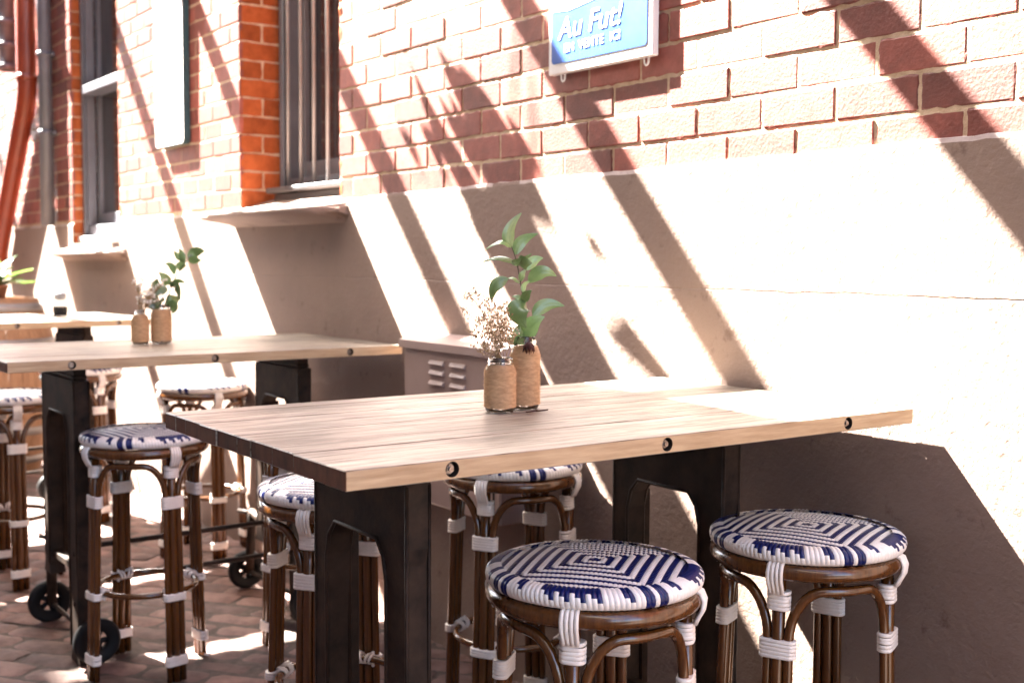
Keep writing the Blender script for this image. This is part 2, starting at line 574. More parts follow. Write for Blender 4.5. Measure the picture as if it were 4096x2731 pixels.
def sill(x0, x1, zt, proj, xin0, xin1):
    # plastered sill: sloping top, round nose, underside swept back into the wall
    prof = [(.27, zt+.095), (.0, zt+.012), (-proj+.02, zt-.010), (-proj+.006, zt-.014), (-proj, zt-.022), (-proj+.003, zt-.032), (-proj+.014, zt-.040), (-proj+.04, zt-.046), (-proj*.45, zt-.054), (-proj*.2, zt-.062), (-.0, zt-.075)]
    mb = MB()
    n = len(prof)
    def ring(x, s):
        return [mb.vert((x, y if y > 0 else y*s, z if s == 1 else zt-.02+(z-zt+.02)*(.35+.65*s))) for y, z in prof]
    rings = [ring(x0-.0, .25), ring(x0+.012, .8), ring(x0+.03, 1), ring(x1-.03, 1), ring(x1-.012, .8), ring(x1, .25)]
    for a, b in zip(rings, rings[1:]):
        for i in range(n-1):
            mb.face([a[i], a[i+1], b[i+1], b[i]], 0, i > 1)
    mb.face(rings[0], 0); mb.face(rings[-1][::-1], 0)
    # inside the opening the top runs back to the frame
    mb.build('window_sill', PLASTER, bld)
sill(-5.37, -4.2, 1.578, .188, -5.295, -4.28)
sill(-8.3, -6.98, 1.41, .12, -8.13, -7.13)
# upper mass and return so the building is solid from the side
mb = MB()
mb.box((WX0, .45, -.05), (WX1, 6, WZ1)); mb.box((WX0-.05, -.06, WZ1), (WX1+.05, 6.05, WZ1+.12), .01)
mb.quad((WX1, .45, -.05), (WX1, 0.0, -.05), (WX1, 0.0, WZ1), (WX1, .45, WZ1)); mb.quad((WX0, 0, -.05), (WX0, .45, -.05), (WX0, .45, WZ1), (WX0, 0, WZ1))
mb.build('building_mass', FARW, bld)

# ------------------------------------------------------------------ pavement
mb = MB()
PL, PW = .235, .118
Tg = lambda u, v, d: Vector((u, v, d))
ang = R(38)
ca, sa = math.cos(ang), math.sin(ang)
def Tp(u, v, d): return Vector((u*ca-v*sa-4, u*sa+v*ca-1.6, d))
rr = 0
v = -6.5
while v < 6.5:
    u = -7+(PL/2 if rr % 2 else 0)
    while u < 7:
        c = Tp(u+PL/2, v+PW/2, 0)
        if -9.2 < c.x < -.4 and -3.3 < c.y < .15:
            nearp = c.x > -6 and c.y > -2.2
            du, dv = random.uniform(-.006, .006), random.uniform(-.005, .005)
            hh = random.uniform(-.004, .003)+nz3(c.x*.9, c.y*.9, 2)*.008
            tl1, tl2 = random.uniform(-.02, .02), random.uniform(-.03, .03)
            mb.cur = random.random()
            nu, nv = (7, 4) if nearp else (3, 2)
            g = []
            for j in range(nv+1):
                row = []
                for i in range(nu+1):
                    fu, fv = i/nu, j/nv
                    uu = u+.0025+(PL-.005)*fu+du*.5; vv = v+.0025+(PW-.005)*fv+dv*.5
                    e = i in (0, nu) or j in (0, nv)
                    h = hh+tl1*(fu-.5)*.2+tl2*(fv-.5)*.12+nz3(uu*18, vv*18, 3)*.003
                    if e:
                        h -= .007
                        uu += nz3(uu*25, vv*25, 8)*.005; vv += nz3(uu*25, vv*25, 12)*.005
                        if i in (0, nu) and j in (0, nv): uu += (.5-fu)*.007; vv += (.5-fv)*.006; h -= .003
                    row.append(mb.vert(Tp(uu, vv, h)))
                g.append(row)
            for j in range(nv):
                for i in range(nu):
                    mb.face([g[j][i], g[j][i+1], g[j+1][i+1], g[j+1][i]], 0, True)
        u += PL
    v += PW; rr += 1
structure(mb.build('pavement', PAVE))
mb = MB(); mb.quad((-9.4, -3.5, -.008), (-.3, -3.5, -.008), (-.3, .2, -.008), (-9.4, .2, -.008)); structure(mb.build('paving_bed', JOINT))
mb = MB(); mb.quad((-150, -150, -.02), (150, -150, -.02), (150, 150, -.02), (-150, 150, -.02)); structure(mb.build('ground', GROUND))

# ------------------------------------------------------------------ bar stool
ZT = .775
def leg_pos(th, z, r0=.172, spl=.022):
    r = r0+spl*(1-z/.7)
    return Vector((r*math.cos(th), r*math.sin(th), z))
def make_stool(loc, rz, label):
    st = thing('bar_stool', label, 'stool', loc, rz, 'bistro bar stools with woven seats')
    # woven seat
    mb = MB()
    p = .0115; RS = .205
    dome = lambda x, y: ZT-.004-.016*((x*x+y*y)/(RS*RS))
    for k in range(18):
        white = k % 2 == 1
        d = (k+.5)*p
        L = 2*d
        n = max(1, round(L/.0088))
        for side in range(4):
            c, s = (1, 0, -1, 0)[side], (0, 1, 0, -1)[side]
            for i in range(n):
                t0 = -d+L*i/n; t1 = -d+L*(i+1)/n
                tm = (t0+t1)/2
                if math.hypot(tm, d) > .186: continue
                hgt = .0031 if white else .0024
                sh = .0042
                rows = []
                for (dd, hh) in ((-p*.5, 0), (-p*.22, .8), (p*.2, 1), (p*.5, 0)):
                    row = []
                    for (tt, h2) in ((t0, .0), (t0+(t1-t0)*.3, .85), (t0+(t1-t0)*.75, 1), (t1, .0)):
                        tq = tt+sh*dd/p
                        dq = d+dd
                        x = tq*c-dq*s; y = tq*s+dq*c
                        row.append(mb.vert((x, y, dome(x, y)+hgt*hh*h2)))
                    rows.append(row)
                for a, b in zip(rows, rows[1:]):
                    for q in range(3):
                        mb.face([a[q], b[q], b[q+1], a[q+1]][::-1], 0 if white else 1, True)
    # base under the weave
    base = [(0.0001, ZT-.0045), (.1, ZT-.0085), (.19, ZT-.0185)]
    n = 48
    prev = None
    for r, z in base:
        ring = [mb.vert((r*math.cos(2*PI*q/n), r*math.sin(2*PI*q/n), z)) for q in range(n)]
        if prev:
            for q in range(n): mb.face([prev[q], ring[q], ring[(q+1) % n], prev[(q+1) % n]], 1)
        prev = ring
    # wrapped rim
    NS = 132
    prof = [(.176, ZT-.0095), (.186, ZT-.0105), (.196, ZT-.0145), (.2025, ZT-.0195), (.2045, ZT-.027), (.203, ZT-.035), (.198, ZT-.041), (.188, ZT-.044)]
    for q in range(NS):
        a0, a1 = 2*PI*q/NS, 2*PI*(q+1)/NS
        am = (a0+a1)/2
        idx = int(.192*max(abs(math.cos(am)), abs(math.sin(am)))/p)
        idx2 = int(.184*max(abs(math.cos(am)), abs(math.sin(am)))/p)
        m1 = 0 if idx % 2 == 1 else 1
        m2_ = 1 if (idx % 2 == 0 and 9+(q*7) % 3 < (q % 33) < 21-(q*5) % 3) or (idx2 % 2 == 0 and (q % 33) > 28) else 0
        sk = .018
        rows = []
        for i, (r, z) in enumerate(prof):
            o = sk*(i/7-.5)*2
            row = []
            for (aa, h) in ((a0, 0), (a0+(a1-a0)*.3, .0016), (a0+(a1-a0)*.7, .0016), (a1, 0)):
                up_ = h*(1 if i < 3 else .4)
                ro = h*(0.2 if i < 2 else 1)
                row.append(mb.vert(((r+ro)*math.cos(aa+o), (r+ro)*math.sin(aa+o), z+up_)))
            rows.append(row)
        for i in range(len(rows)-1):
            for w in range(3):
                mb.face([rows[i][w], rows[i+1][w], rows[i+1][w+1], rows[i][w+1]], m1 if i < 2+(q % 3) else m2_, True)
    mb.build('seat', [WWHITE, WBLUE], st)
    # round frame under the seat
    mb = MB()
    mb.tube([(.189*math.cos(2*PI*q/64), .189*math.sin(2*PI*q/64), .7145) for q in range(64)], .0165, 12, closed=True)
    mb.build('seat_ring', BAMB, st)
    mb = MB()
    mb.tube([(.158*math.cos(2*PI*q/48), .158*math.sin(2*PI*q/48), .27) for q in range(48)], .0095, 10, closed=True)
    mb.build('footrest', BAMB, st)
    OFF = .122
    for q in range(4):
        th = PI/2*q
        # inverted U arch running to the floor on both sides
        mb = MB()
        pts = []
        A, B = th+OFF, th+PI/2-OFF
        zb = .592
        def P(t, z, rr=.176):
            v = leg_pos(t, z); r = math.hypot(v.x, v.y)
            return Vector((r*math.cos(t), r*math.sin(t), z))
        def up_pts(sgn, t0):
            o = []
            for z in (0.0, .2, .4, .52): o.append(P(t0, z))
            for j in range(9):
                f = PI/2*j/8
                o.append(P(t0+sgn*.40*(1-math.cos(f)), zb-.02+.105*math.sin(f)))
            return o
        left = up_pts(1, A); right = up_pts(-1, B)
        mid = [P(A+.40+(B-A-.8)*j/5, zb+.085) for j in range(1, 5)]
        mb.tube(left+mid+right[::-1], .0103, 10)
        mb.build('arch', BAMB, st)
        mb = MB()
        mb.tube([leg_pos(th, z) for z in (0, .2, .4, .55, .708)], .0135, 12)
        for z in (.13, .33, .46):
            v = leg_pos(th, z+random.uniform(-.03, .03))
            mb.tube([v-Vector((0, 0, .0012)), v+Vector((0, 0, .0012))], .0139, 12)
        lg = mb.build('leg', BAMB, st)
        def band(z0, n, hw=.0245, hr=.0145, step=.0074, cross=False):
            b = MB()
            for i in range(n):
                z = z0+step*i
                cpt = leg_pos(th, z)
                tx, ty = -math.sin(th), math.cos(th); nx, ny = math.cos(th), math.sin(th)
                ringp = []
                jit = random.uniform(-.0012, .0012)
                for j in range(24):
                    f = 2*PI*j/24
                    cx = math.copysign(max(0, hw-hr*.55), math.cos(f)) if abs(math.cos(f)) > .02 else 0
                    a = cx+math.cos(f)*hr*.9
                    c2 = math.sin(f)*hr
                    ringp.append((cpt.x+tx*a+nx*c2, cpt.y+ty*a+ny*c2, z+jit*math.cos(f)))
                m_ = len(ringp)
                lo = [b.vert((x, y, zz-step*.5)) for x, y, zz in ringp]
                def out(s, zz_):
                    return [b.vert((cpt.x+(x-cpt.x)*s, cpt.y+(y-cpt.y)*s, zz+zz_)) for x, y, zz in ringp]
                m1 = out(1.07, -step*.3); m2 = out(1.07, step*.3); hi = out(1.0, step*.5)
                for A_, B_ in ((lo, m1), (m1, m2), (m2, hi)):
                    for j in range(m_): b.face([A_[j], A_[(j+1) % m_], B_[(j+1) % m_], B_[j]], 0, True)
                if i == n-1: b.face(hi, 0)
                if i == 0: b.face(lo[::-1], 0)
            return b
        band(.545, 5, .031).build('binding', BIND, lg)
        band(.055, 4, .031).build('binding', BIND, lg)
        # top wrap with straps running over the seat ring
        b = band(.640, 5, .017, .0165)
        for i in range(4):
            o = (-.0129+.0086*i)/.2
            pts = []
            for (r, z) in ((.178, .733), (.190, .7345), (.2025, .728), (.2085, .7145), (.2065, .698), (.1975, .682), (.193, .672)):
                pts.append((r*math.cos(th+o), r*math.sin(th+o), z))
            b.tube(pts, .0044, 6, flat=1)
        b.build('binding', BIND, lg)
        b = band(.258, 3, .031)
        for sgn in (-1, 1):
            for j in range(2):
                o = sgn*(.008+.012*j)/.16
                c0 = .158
                pts = []
                for f in range(9):
                    a = 2*PI*f/8
                    pts.append(((c0+.0125*math.cos(a))*math.cos(th+o+sgn*.03*math.sin(a)), (c0+.0125*math.cos(a))*math.sin(th+o+sgn*.03*math.sin(a)), .27+.0125*math.sin(a)))
                b.tube(pts[:-1], .0035, 6, closed=True)
            pts = [((.16+.018*math.sin(PI*f/6))*math.cos(th+sgn*(.16-.32*f/6)), (.16+.018*math.sin(PI*f/6))*math.sin(th+sgn*(.16-.32*f/6)), .252+.036*f/6) for f in range(7)]
            b.tube(pts, .0042, 6)
        b.build('binding', BIND, lg)
    st.scale = (1, 1, 1.038)
    return st

def face_cam(x, y, deg):                      # yaw so that one leg points at the camera, turned by deg
    return math.atan2(CAMY-y, 0-x)+R(deg)
stools = [
    (-1.700, -.790, -12, 'navy and white woven bar stool nearest the camera, in front of the closest table'),
    (-1.675, -.222, -17, 'woven bar stool by the plastered wall at the right end of the closest table'),
    (-2.760, -.230, -24, 'woven bar stool half hidden behind the closest table top, between its two iron leg frames'),
    (-2.700, -.815, -25, 'woven bar stool cut off by the near iron leg of the closest table'),
    (-3.860, -.935, 27, 'woven bar stool standing free beside the big black caster wheel of the middle table'),
    (-5.240, -.215, 20, 'sun bleached woven bar stool under the middle table next to the wall'),
    (-5.240, -1.060, 10, 'woven bar stool cut off by the left picture edge behind the middle table leg'),
    (-6.300, -.470, 30, 'blurred bar stool between the middle table leg and the farthest table'),
    (-3.880, -.330, 40, 'bar stool of which only legs and foot ring show, between two tables near the wall'),
]
st0 = None
for (x, y, dg, lb) in stools:
    rz = face_cam(x, y, dg)
    if st0 is None: st0 = make_stool((x, y, 0), rz, lb)
    else: dup(st0, (x, y, 0), rz, lb)

# ------------------------------------------------------------------ bar table (origin: right back corner of the top, on the floor)
TL, TW, TH, TK = 1.364, .795, 1.05, .032
def make_table(loc, rz, label):
    tb = thing('bar_table', label, 'table', loc, rz, 'industrial bar tables along the wall')
    mb = MB()
    xs = [0, -.072, -.185, -.27, -.36, -.42, -.515, -.60, -.68, -.735, -TW]
    for i, (a, b) in enumerate(zip(xs, xs[1:])):
        mb.cur = random.random()
        dz = random.uniform(-.0006, .0006); dy = random.uniform(-.0018, .0012)
        if i == 0:                            # outer strip with the three bolt recesses
            ys = [-TL+.188, -TL+.188+.459, -TL+.188+.96]
            z0, z1 = TH-TK, TH
            x = 0.0
            r = .0128; zc = (z0+z1)/2; hh = (z1-z0)/2-.0015
            y = -TL
            cuts = [-TL+.0015]
            for yc in ys: cuts += [yc-hh, yc+hh]
            cuts.append(-.0035)
            for q in range(0, len(cuts), 2):
                mb.quad((x, cuts[q], z0+.0015), (x, cuts[q+1], z0+.0015), (x, cuts[q+1], z1-.0015), (x, cuts[q], z1-.0015), 3)
            for yc in ys:
                n = 24
                out = []; inn = []; deep = []
                for t in range(n):
                    f = 2*PI*t/n
                    c, s = math.cos(f), math.sin(f)
                    k = hh/max(abs(c), abs(s))
                    out.append(mb.vert((x, yc+c*k, zc+s*k))); inn.append(mb.vert((x, yc+c*r, zc+s*r))); deep.append(mb.vert((x-.016, yc+c*r, zc+s*r)))
                for t in range(n):
                    u = (t+1) % n
                    mb.face([out[t], out[u], inn[u], inn[t]], 3)
                    mb.face([inn[t], inn[u], deep[u], deep[t]], 2)
                mb.face(deep, 2)
            e = .0015
            mb.quad((x, -TL+e, z1-e), (x, -.0035, z1-e), (x-e, -.0035, z1), (x-e, -TL+e, z1))
            mb.quad((x, -TL+e, z0+e), (x-e, -TL+e, z0), (x-e, -.0035, z0), (x, -.0035, z0+e))
            mb.quad((x-e, -TL+e, z1), (x-e, -.0035, z1), (b, -.0035, z1), (b, -TL+e, z1))
            mb.quad((x-e, -TL+e, z0), (b, -TL+e, z0), (b, -.0035, z0), (x-e, -.0035, z0))
            mb.quad((x, -TL+e, z0+e), (x, -TL+e, z1-e), (x-e, -TL, z1-e), (x-e, -TL, z0+e), 1)
            mb.quad((x-e, -TL, z0+e), (x-e, -TL, z1-e), (b, -TL, z1-e), (b, -TL, z0+e), 1)
            mb.quad((x-e, -TL, z1-e), (x-e, -TL+e, z1), (b, -TL+e, z1), (b, -TL, z1-e), 0)
            mb.quad((x, -.0035, z0+e), (x, -.0035, z1-e), (b, -.0035, z1-e), (b, -.0035, z0+e), 1); mb.quad((x-e, -.0035, z1), (b, -.0035, z1), (b, -.0035, z1-e), (x-e, -.0035, z1-e), 1)
        else:
            nb = len(mb.f)
            mb.box((b+.0003, -TL+dy+.0025, TH-TK), (a-.0003, -.0035, TH+dz), .0016)
            for q in range(nb, len(mb.f)):
                ids = mb.f[q]
                if all(abs(mb.v[j][1]-(-TL+dy+.0025)) < 1e-5 for j in ids): mb.mi[q] = 1
    mb.build('tabletop', [WOOD, WOODEND, HOLE, SIDEW], tb)
    for yc in (-TL+.188, -TL+.188+.459, -TL+.188+.96):
        b = MB(); zc = TH-TK/2
        def disc(r, xa, xb, n):
            b.tube([(xa, yc, zc), (xb, yc, zc)], r, n)
        disc(.0088, -.0158, -.0105, 24); disc(.0076, -.0104, -.006, 6); disc(.0042, -.006, -.002, 16)
        b.build('bolt', BOLT, tb)
    # two cast iron leg frames standing across the table
    for fy in (-1.066, -.252):
        mb = MB()
        x0, x1 = -.665, -.288
        y0, y1 = fy-.026, fy+.026
        def leg(xo, s, zb):
            t0 = .052
            wd = .072 if s > 0 else .052
            pts = [(xo, .9545), (xo, .83), (xo-s*.004, .80), (xo+s*.0, .4), (xo+s*.004, zb+.03), (xo+s*.02, zb)]
            inn = [(xo-s*(wd+.01), zb), (xo-s*wd, zb+.03), (xo-s*wd, .4), (xo-s*(wd+.006), .76), (xo-s*(wd+.014), .80), (xo-s*(wd+.04), .835), (xo-s*(wd+.04), .9545)]
            poly = pts+inn
            if s > 0: poly = poly[::-1]
            mb.prism(poly, y0, y1)
        leg(x1, 1, 0); leg(x0, -1, .24)
        mb.prism([(x0+.092, .836), (x1-.112, .836), (x1-.112, .9545), (x0+.092, .9545)], y0, y1)
        mb.box((x0+.002, y0+.003, .952), (x1-.002, y1-.003, .976), .008)
        mb.box((x0+.004, y0+.006, .970), (x1-.006, y1-.006, TH-TK), .004)
        for xx in (x0+.002, x1-.002):
            for yy in (y0+.002, y1-.002): mb.tube([(xx, yy, .30), (xx, yy, .60), (xx, yy, .95)], .0042, 6)
        ip = [(x0+.054, .28), (x0+.054, .76), (x0+.066, .805), (x0+.092, .834), (x1-.112, .834), (x1-.086, .805), (x1-.074, .76), (x1-.074, .05)]
        for yy in (y0, y1): mb.tube([(x, yy, z) for x, z in ip], .0045, 6)
        for zz in (.55, .72): mb.tube([(x1-.03, y0-.004, zz-.35), (x1-.03, y0+.002, zz-.35)], .009, 6)
        # inner flange seen as a lighter rib
        for xx in (x0+.052, x1-.072):
            mb.box((xx-.004, y1-.004, .30), (xx+.004, y1+.022, .80), .002)
        mb.box((x0+.09, y1-.004, .838), (x1-.11, y1+.022, .850), .002)
        mb.box((x0+.05, y0+.01, .30), (x1-.05, y1-.01, .325), .003)
        fr = mb.build('leg_frame', CAST, tb)
        wy = fy+(.028 if fy < -1 else .0)
        ax = MB(); ax.tube([(-.85, wy, .078), (-.26, wy, .078)], .0085, 10); ax.build('axle', CAST, tb)
        for wx in (-.262, -.832):
            w = MB()
            prof = [(.036, -.016), (.058, -.016), (.066, -.019), (.0735, -.017), (.0775, -.009), (.0785, 0), (.0775, .009), (.0735, .017), (.066, .019), (.058, .016), (.036, .016), (.034, 0)]
            w.lathe(prof, 40, close=True)
            for q in range(len(w.v)):
                X, Y, Z = w.v[q]; w.v[q] = (wx+Z, wy+X, .079+Y)
            tyre = w.build('wheel', RUBBER, tb)
            w = MB()
            for q in range(5):
                f = 2*PI*q/5
                w.tube([(wx, wy+.010*math.cos(f), .079+.010*math.sin(f)), (wx, wy+.04*math.cos(f), .079+.04*math.sin(f))], [.009, .011], 8)
            w.tube([(wx-.02, wy, .079), (wx+.02, wy, .079)], .014, 16)
            w.build('hub', RUBBER, tyre)
        br = MB()
        br.tube([(-.64, fy, .27), (-.70, fy+.01, .31), (-.76, wy-.01, .335)], [.02, .02, .018], 8, flat=.8)
        br.tube([(-.75, wy-.01, .335), (-.775, wy-.005, .2), (-.80, wy, .075)], [.017, .02, .018], 8, flat=.8)
        br.tube([(-.76, wy-.01, .33), (-.86, wy-.02, .322)], .009, 8)
        br.build('wheel_bracket', CAST, tb)
    for (xx, zz) in ((-.34, .385), (-.34, .262)):
        r = MB(); r.tube([(xx, -1.066, zz), (xx, -.252, zz)], .0095, 10); r.build('tie_rod', CAST, tb)
    return tb
T1 = make_table((-1.559, -.022, 0), 0, 'closest bar table, weathered plank top on black iron frames, twine jars in its middle')
T2 = dup(T1, (-3.732, -.028, 0), R(1.0), 'middle bar table on iron legs with black wheels, between the closest and the farthest one')
T3 = dup(T1, (-6.02, -.15, 0), R(7), 'farthest bar table, sunlit and blurred, at the left picture edge')

# ------------------------------------------------------------------ jars with twine
def jar(name, x, y, r, h, neck, label):
    t = thing(name, label, 'jar', (x, y, TH+.0008), 0, 'twine wrapped jars on the tables')
    g = MB()
    wr = r-.0032
    out = [(.0001, .001), (wr*.86, .0), (wr*.97, .004), (wr, .011), (wr, h*.72), (wr*.97, h*.80), (wr*neck, h*.885), (wr*neck, h*.90), (wr*neck+.0022, h*.915), (wr*neck+.0022, h*.93), (wr*neck, h*.94), (wr*neck+.0005, h*.985), (wr*neck-.001, h), (wr*neck-.0032, h*.99), (wr*neck-.003, h*.89), (wr*.93, h*.79), (wr-.0035, h*.71), (wr-.0035, .014), (.0001, .008)]
    g.lathe(out, 40)
    g.build('glass', GLASS, t)
    w = MB()
    z0, z1 = .010, h*.86
    prof = []
    n = int((z1-z0)/.0026)
    def rad(z):
        f = z/h
        if f < .72: return wr
        return wr+(wr*neck*1.0-wr)*min(1, max(0, (f-.72)/.165))**1.4
    for i in range(n+1):
        z = z0+(z1-z0)*i/n
        jit = random.uniform(-.0004, .0004)
        prof += [(rad(z)+.0006, z-.0011), (rad(z)+.0027+jit, z-.0005), (rad(z)+.0027+jit, z+.0005), (rad(z)+.0006, z+.0011)]
    rings = w.lathe(prof, 40)
    for i, ring in enumerate(rings):
        for kk, vi in enumerate(ring):
            X, Y, Z = w.v[vi]
            w.v[vi] = (X, Y, Z+.0009*math.sin(kk*.31+i*.02)+nz3(X*60, Y*60, Z*8)*.0012)
    for i in range(110):                      # loose fibres
        a = random.uniform(0, 2*PI); z = random.uniform(z0, z1); rr = rad(z)+.002
        p0 = Vector((rr*math.cos(a), rr*math.sin(a), z))
        d = Vector((math.cos(a), math.sin(a), 0))*random.uniform(.002, .006)+Vector((-math.sin(a), math.cos(a), 0))*random.uniform(-.008, .008)+Vector((0, 0, random.uniform(-.006, .006)))
        w.tube([p0, p0+d*.6+Vector((0, 0, .001)), p0+d], .00022, 3, caps=False)
    w.build('twine_wrap', TWINE, t)
    return t
J1 = (-1.996, -.803); J2 = (-2.012, -.728)
jar('glass_jar', *J1, .0345, .112, .80, 'short twine wrapped jar holding dried flowers, on the closest table')
jar('glass_jar', *J2, .0335, .153, .74, 'tall twine wrapped jar holding the leafy green sprig, on the closest table')
J3 = (-4.262, -.815); J4 = (-4.270, -.735)
jar('glass_jar', *J3, .0325, .122, .60, 'slim twine wrapped bottle jar with white flowers, on the middle table')
jar('glass_jar', *J4, .0385, .142, .78, 'wide twine wrapped jar with green sprig, on the middle table')

def on_plane(xd, yd, c, off=0):               # point seen at xd, yd on the upright plane through c that faces the camera
    n = Vector((c[0]-CAM.x, c[1]-CAM.y, 0)).normalized()
    d = ray(xd, yd)
    t = ((Vector((c[0], c[1], 0))-Vector((CAM.x, CAM.y, 0))).dot(n)+off)/d.dot(n)
    return CAM+d*t

def leaf(mb, base, mid, tip, width, roll=0, cur=None, fold=.25):
    mb.cur = random.random() if cur is None else cur
    base, mid, tip = Vector(base), Vector(mid), Vector(tip)
    n = 12
    view = (base-CAM).normalized()
    rows = []
    for i in range(n+1):
        t = i/n
        p = base*(1-t)**2+mid*2*t*(1-t)+tip*t*t
        d = ((mid-base)*(1-t)+(tip-mid)*t).normalized()
        side = d.cross(view).normalized()
        side = (Matrix.Rotation(roll+.25*math.sin(3*t), 3, d) @ side).normalized()
        nn = side.cross(d)
        w = width*.5*(math.sin(PI*min(1, (t*.96+.02))**.8)**.85)*(1-.25*t)
        row = []
        for s in (-1, -.55, -.08, 0, .08, .55, 1):
            row.append(mb.vert(p+side*w*s+nn*(fold*w*abs(s)**1.4+(.0006 if s == 0 else 0)+.0006*math.sin(9*t+s*5)*abs(s))))
        rows.append(row)
    for a, b in zip(rows, rows[1:]):
        for j in range(6): mb.face([a[j], a[j+1], b[j+1], b[j]], 0, True)

def z5(X, Y): return ((1750+X/1.742)*.57422, (800+Y/1.742)*.57422)
def sprig():
    c = J2
    t = thing('leafy_sprig', 'green sprig with pointed leaves rising from the tall jar on the closest table', 'plant', (c[0], c[1], TH+.09), 0)
    inv = Matrix.Translation((-c[0], -c[1], -(TH+.09)))
    Q = lambda X, Y, off=0: inv @ on_plane(*z5(X, Y), c, off)
    def lf(b, m, tp, w, roll=0, cur=.5, ob=0, om=-.012, ot=0):
        mb = MB()
        global CAM
        base, mid, tip = Q(*b, ob), Q(*m, om), Q(*tp, ot)
        save = CAM.copy()
        CAM = inv @ save
        leaf(mb, base, mid, tip, w/1113*.5742/1.742*1.32, roll, cur)
        CAM = save
        mb.build('leaf', LEAF, t)
    sm = MB()
    pts = [(612, 1130, 0), (615, 1000, 0), (612, 860, 0), (600, 700, 0), (578, 570, 0), (558, 460, 0), (537, 380, 0), (516, 325, 0)]
    sm.tube([Q(x, y, o) for x, y, o in pts], [.0017, .0016, .0015, .0014, .0013, .0012, .001, .0008], 8)
    sm.build('stem', STEM, t)
    lf((518, 328), (455, 225), (586, 90), 82, .25, .35, 0, -.015, .01)
    lf((515, 328), (450, 245), (335, 345), 58, .9, .75, 0, -.02, -.03)
    lf((548, 378), (545, 270), (702, 234), 72, -.3, .55, 0, .01, .01)
    lf((543, 436), (430, 370), (318, 430), 52, .75, .4, 0, -.02, -.02)
    lf((560, 445), (590, 440), (660, 440), 96, .2, .35, -.003, -.03, -.02)
    lf((515, 445), (560, 455), (655, 375), 60, .6, .4, -.003, -.02, -.02)
    lf((620, 488), (660, 400), (737, 406), 66, -.3, .95, .004, .02, .02)
    lf((585, 568), (580, 515), (622, 480), 40, .1, .45)
    lf((603, 650), (590, 580), (650, 568), 40, .5, .8, 0, .0, .005)
    lf((636, 572), (720, 450), (830, 532), 86, -.2, .5, .005, -.01, .01)
    lf((572, 578), (530, 525), (480, 550), 34, .8, .6, 0, -.01, -.01)
    lf((490, 545), (360, 570), (378, 705), 84, .3, .35, -.01, -.03, -.02)
    lf((592, 692), (560, 665), (518, 672), 36, .4, .6)
    lf((600, 720), (600, 660), (657, 628), 58, -.4, .3, 0, -.02, -.02)
    lf((603, 700), (505, 770), (618, 890), 150, .15, .3, -.004, -.045, -.03)
    lf((668, 808), (740, 690), (885, 738), 84, -.15, .5, 0, .01, .02)
    lf((612, 985), (620, 850), (746, 812), 110, -.2, .85, 0, -.02, -.01)
    lf((618, 985), (650, 930), (712, 870), 58, -.5, .35, .004, .01, .01)
    lf((604, 995), (545, 950), (572, 868), 90, .1, .6, 0, -.02, -.01)
    lf((556, 1012), (520, 955), (468, 965), 52, .5, .25, -.005, -.01, -.015)
sprig()

def stray(mb, pts, r, n=5): mb.tube(pts, r, n)
def dried_flowers():
    c = J1
    t = thing('dried_flowers', 'bunch of tiny dried flower heads fanning out of the short jar', 'flowers', (c[0], c[1], TH+.05), 0)
    inv = Matrix.Translation((-c[0], -c[1], -(TH+.05)))
    Q = lambda X, Y, off=0: inv @ on_plane(*z5(X, Y), c, off)
    st = MB(); bd = MB()
    rnd = random.Random(5)
    ends = [(200, 640), (185, 770), (190, 905), (250, 970), (275, 1055), (330, 700), (360, 760), (300, 840), (400, 745), (450, 750), (470, 800), (500, 850), (520, 910), (350, 900), (420, 880), (480, 960), (330, 1000), (540, 960), (400, 960), (450, 860)]
    for (ex, ey) in ends:
        ox = rnd.uniform(-.03, .03)
        b = Vector((430+rnd.uniform(-55, 60), 1140, 0)); e = Vector((ex, ey, 0))
        m = Vector((b.x*.6+e.x*.4+rnd.uniform(-20, 30), b.y*.35+e.y*.65, 0))
        def bez(t_): return b*(1-t_)**2+m*2*t_*(1-t_)+e*t_*t_
        st.tube([Q(bez(i/7).x, bez(i/7).y, ox*i/7) for i in range(8)], [.0009-.00008*i for i in range(8)], 5)
        for k in range(18):
            tt = rnd.uniform(.42, 1)
            p = bez(tt); o = ox*tt
            dx, dy, do = rnd.uniform(-46, 46), rnd.uniform(-62, 12), rnd.uniform(-.014, .014)
            a = Q(p.x, p.y, o); z_ = Q(p.x+dx, p.y+dy, o+do); mm = Q(p.x+dx*.35, p.y+dy*.7, o+do*.5)
            st.tube([a, mm, z_], [.0005, .00045, .0004], 4)
            for w in range(rnd.randint(1, 3)):
                zz = z_+Vector((rnd.uniform(-.004, .004), rnd.uniform(-.004, .004), rnd.uniform(-.004, .004)))
                st.tube([mm*.3+z_*.7, zz], .00035, 3)
                r = rnd.uniform(.0012, .0022)
                bd.cur = rnd.random()
                rings = bd.lathe([(.0001, -r*1.4), (r*.75, -r*.5), (r, r*.2), (r*.6, r), (.0001, r*1.15)], 6, mi=0 if rnd.random() < .6 else 1, c=zz)
    # fine feathery top
    for k in range(40):
        x = 195+rnd.uniform(-10, 150); y = 640+abs(rnd.gauss(0, 14))+(x-195)*.22
        st.tube([Q(x, y, 0), Q(x+rnd.uniform(-26, 26), y-rnd.uniform(5, 32), rnd.uniform(-.01, .01))], [.0005, .0002], 3)
    st.build('stems', DRY, t); bd.build('flower_heads', [DRYW, DRY], t)
dried_flowers()

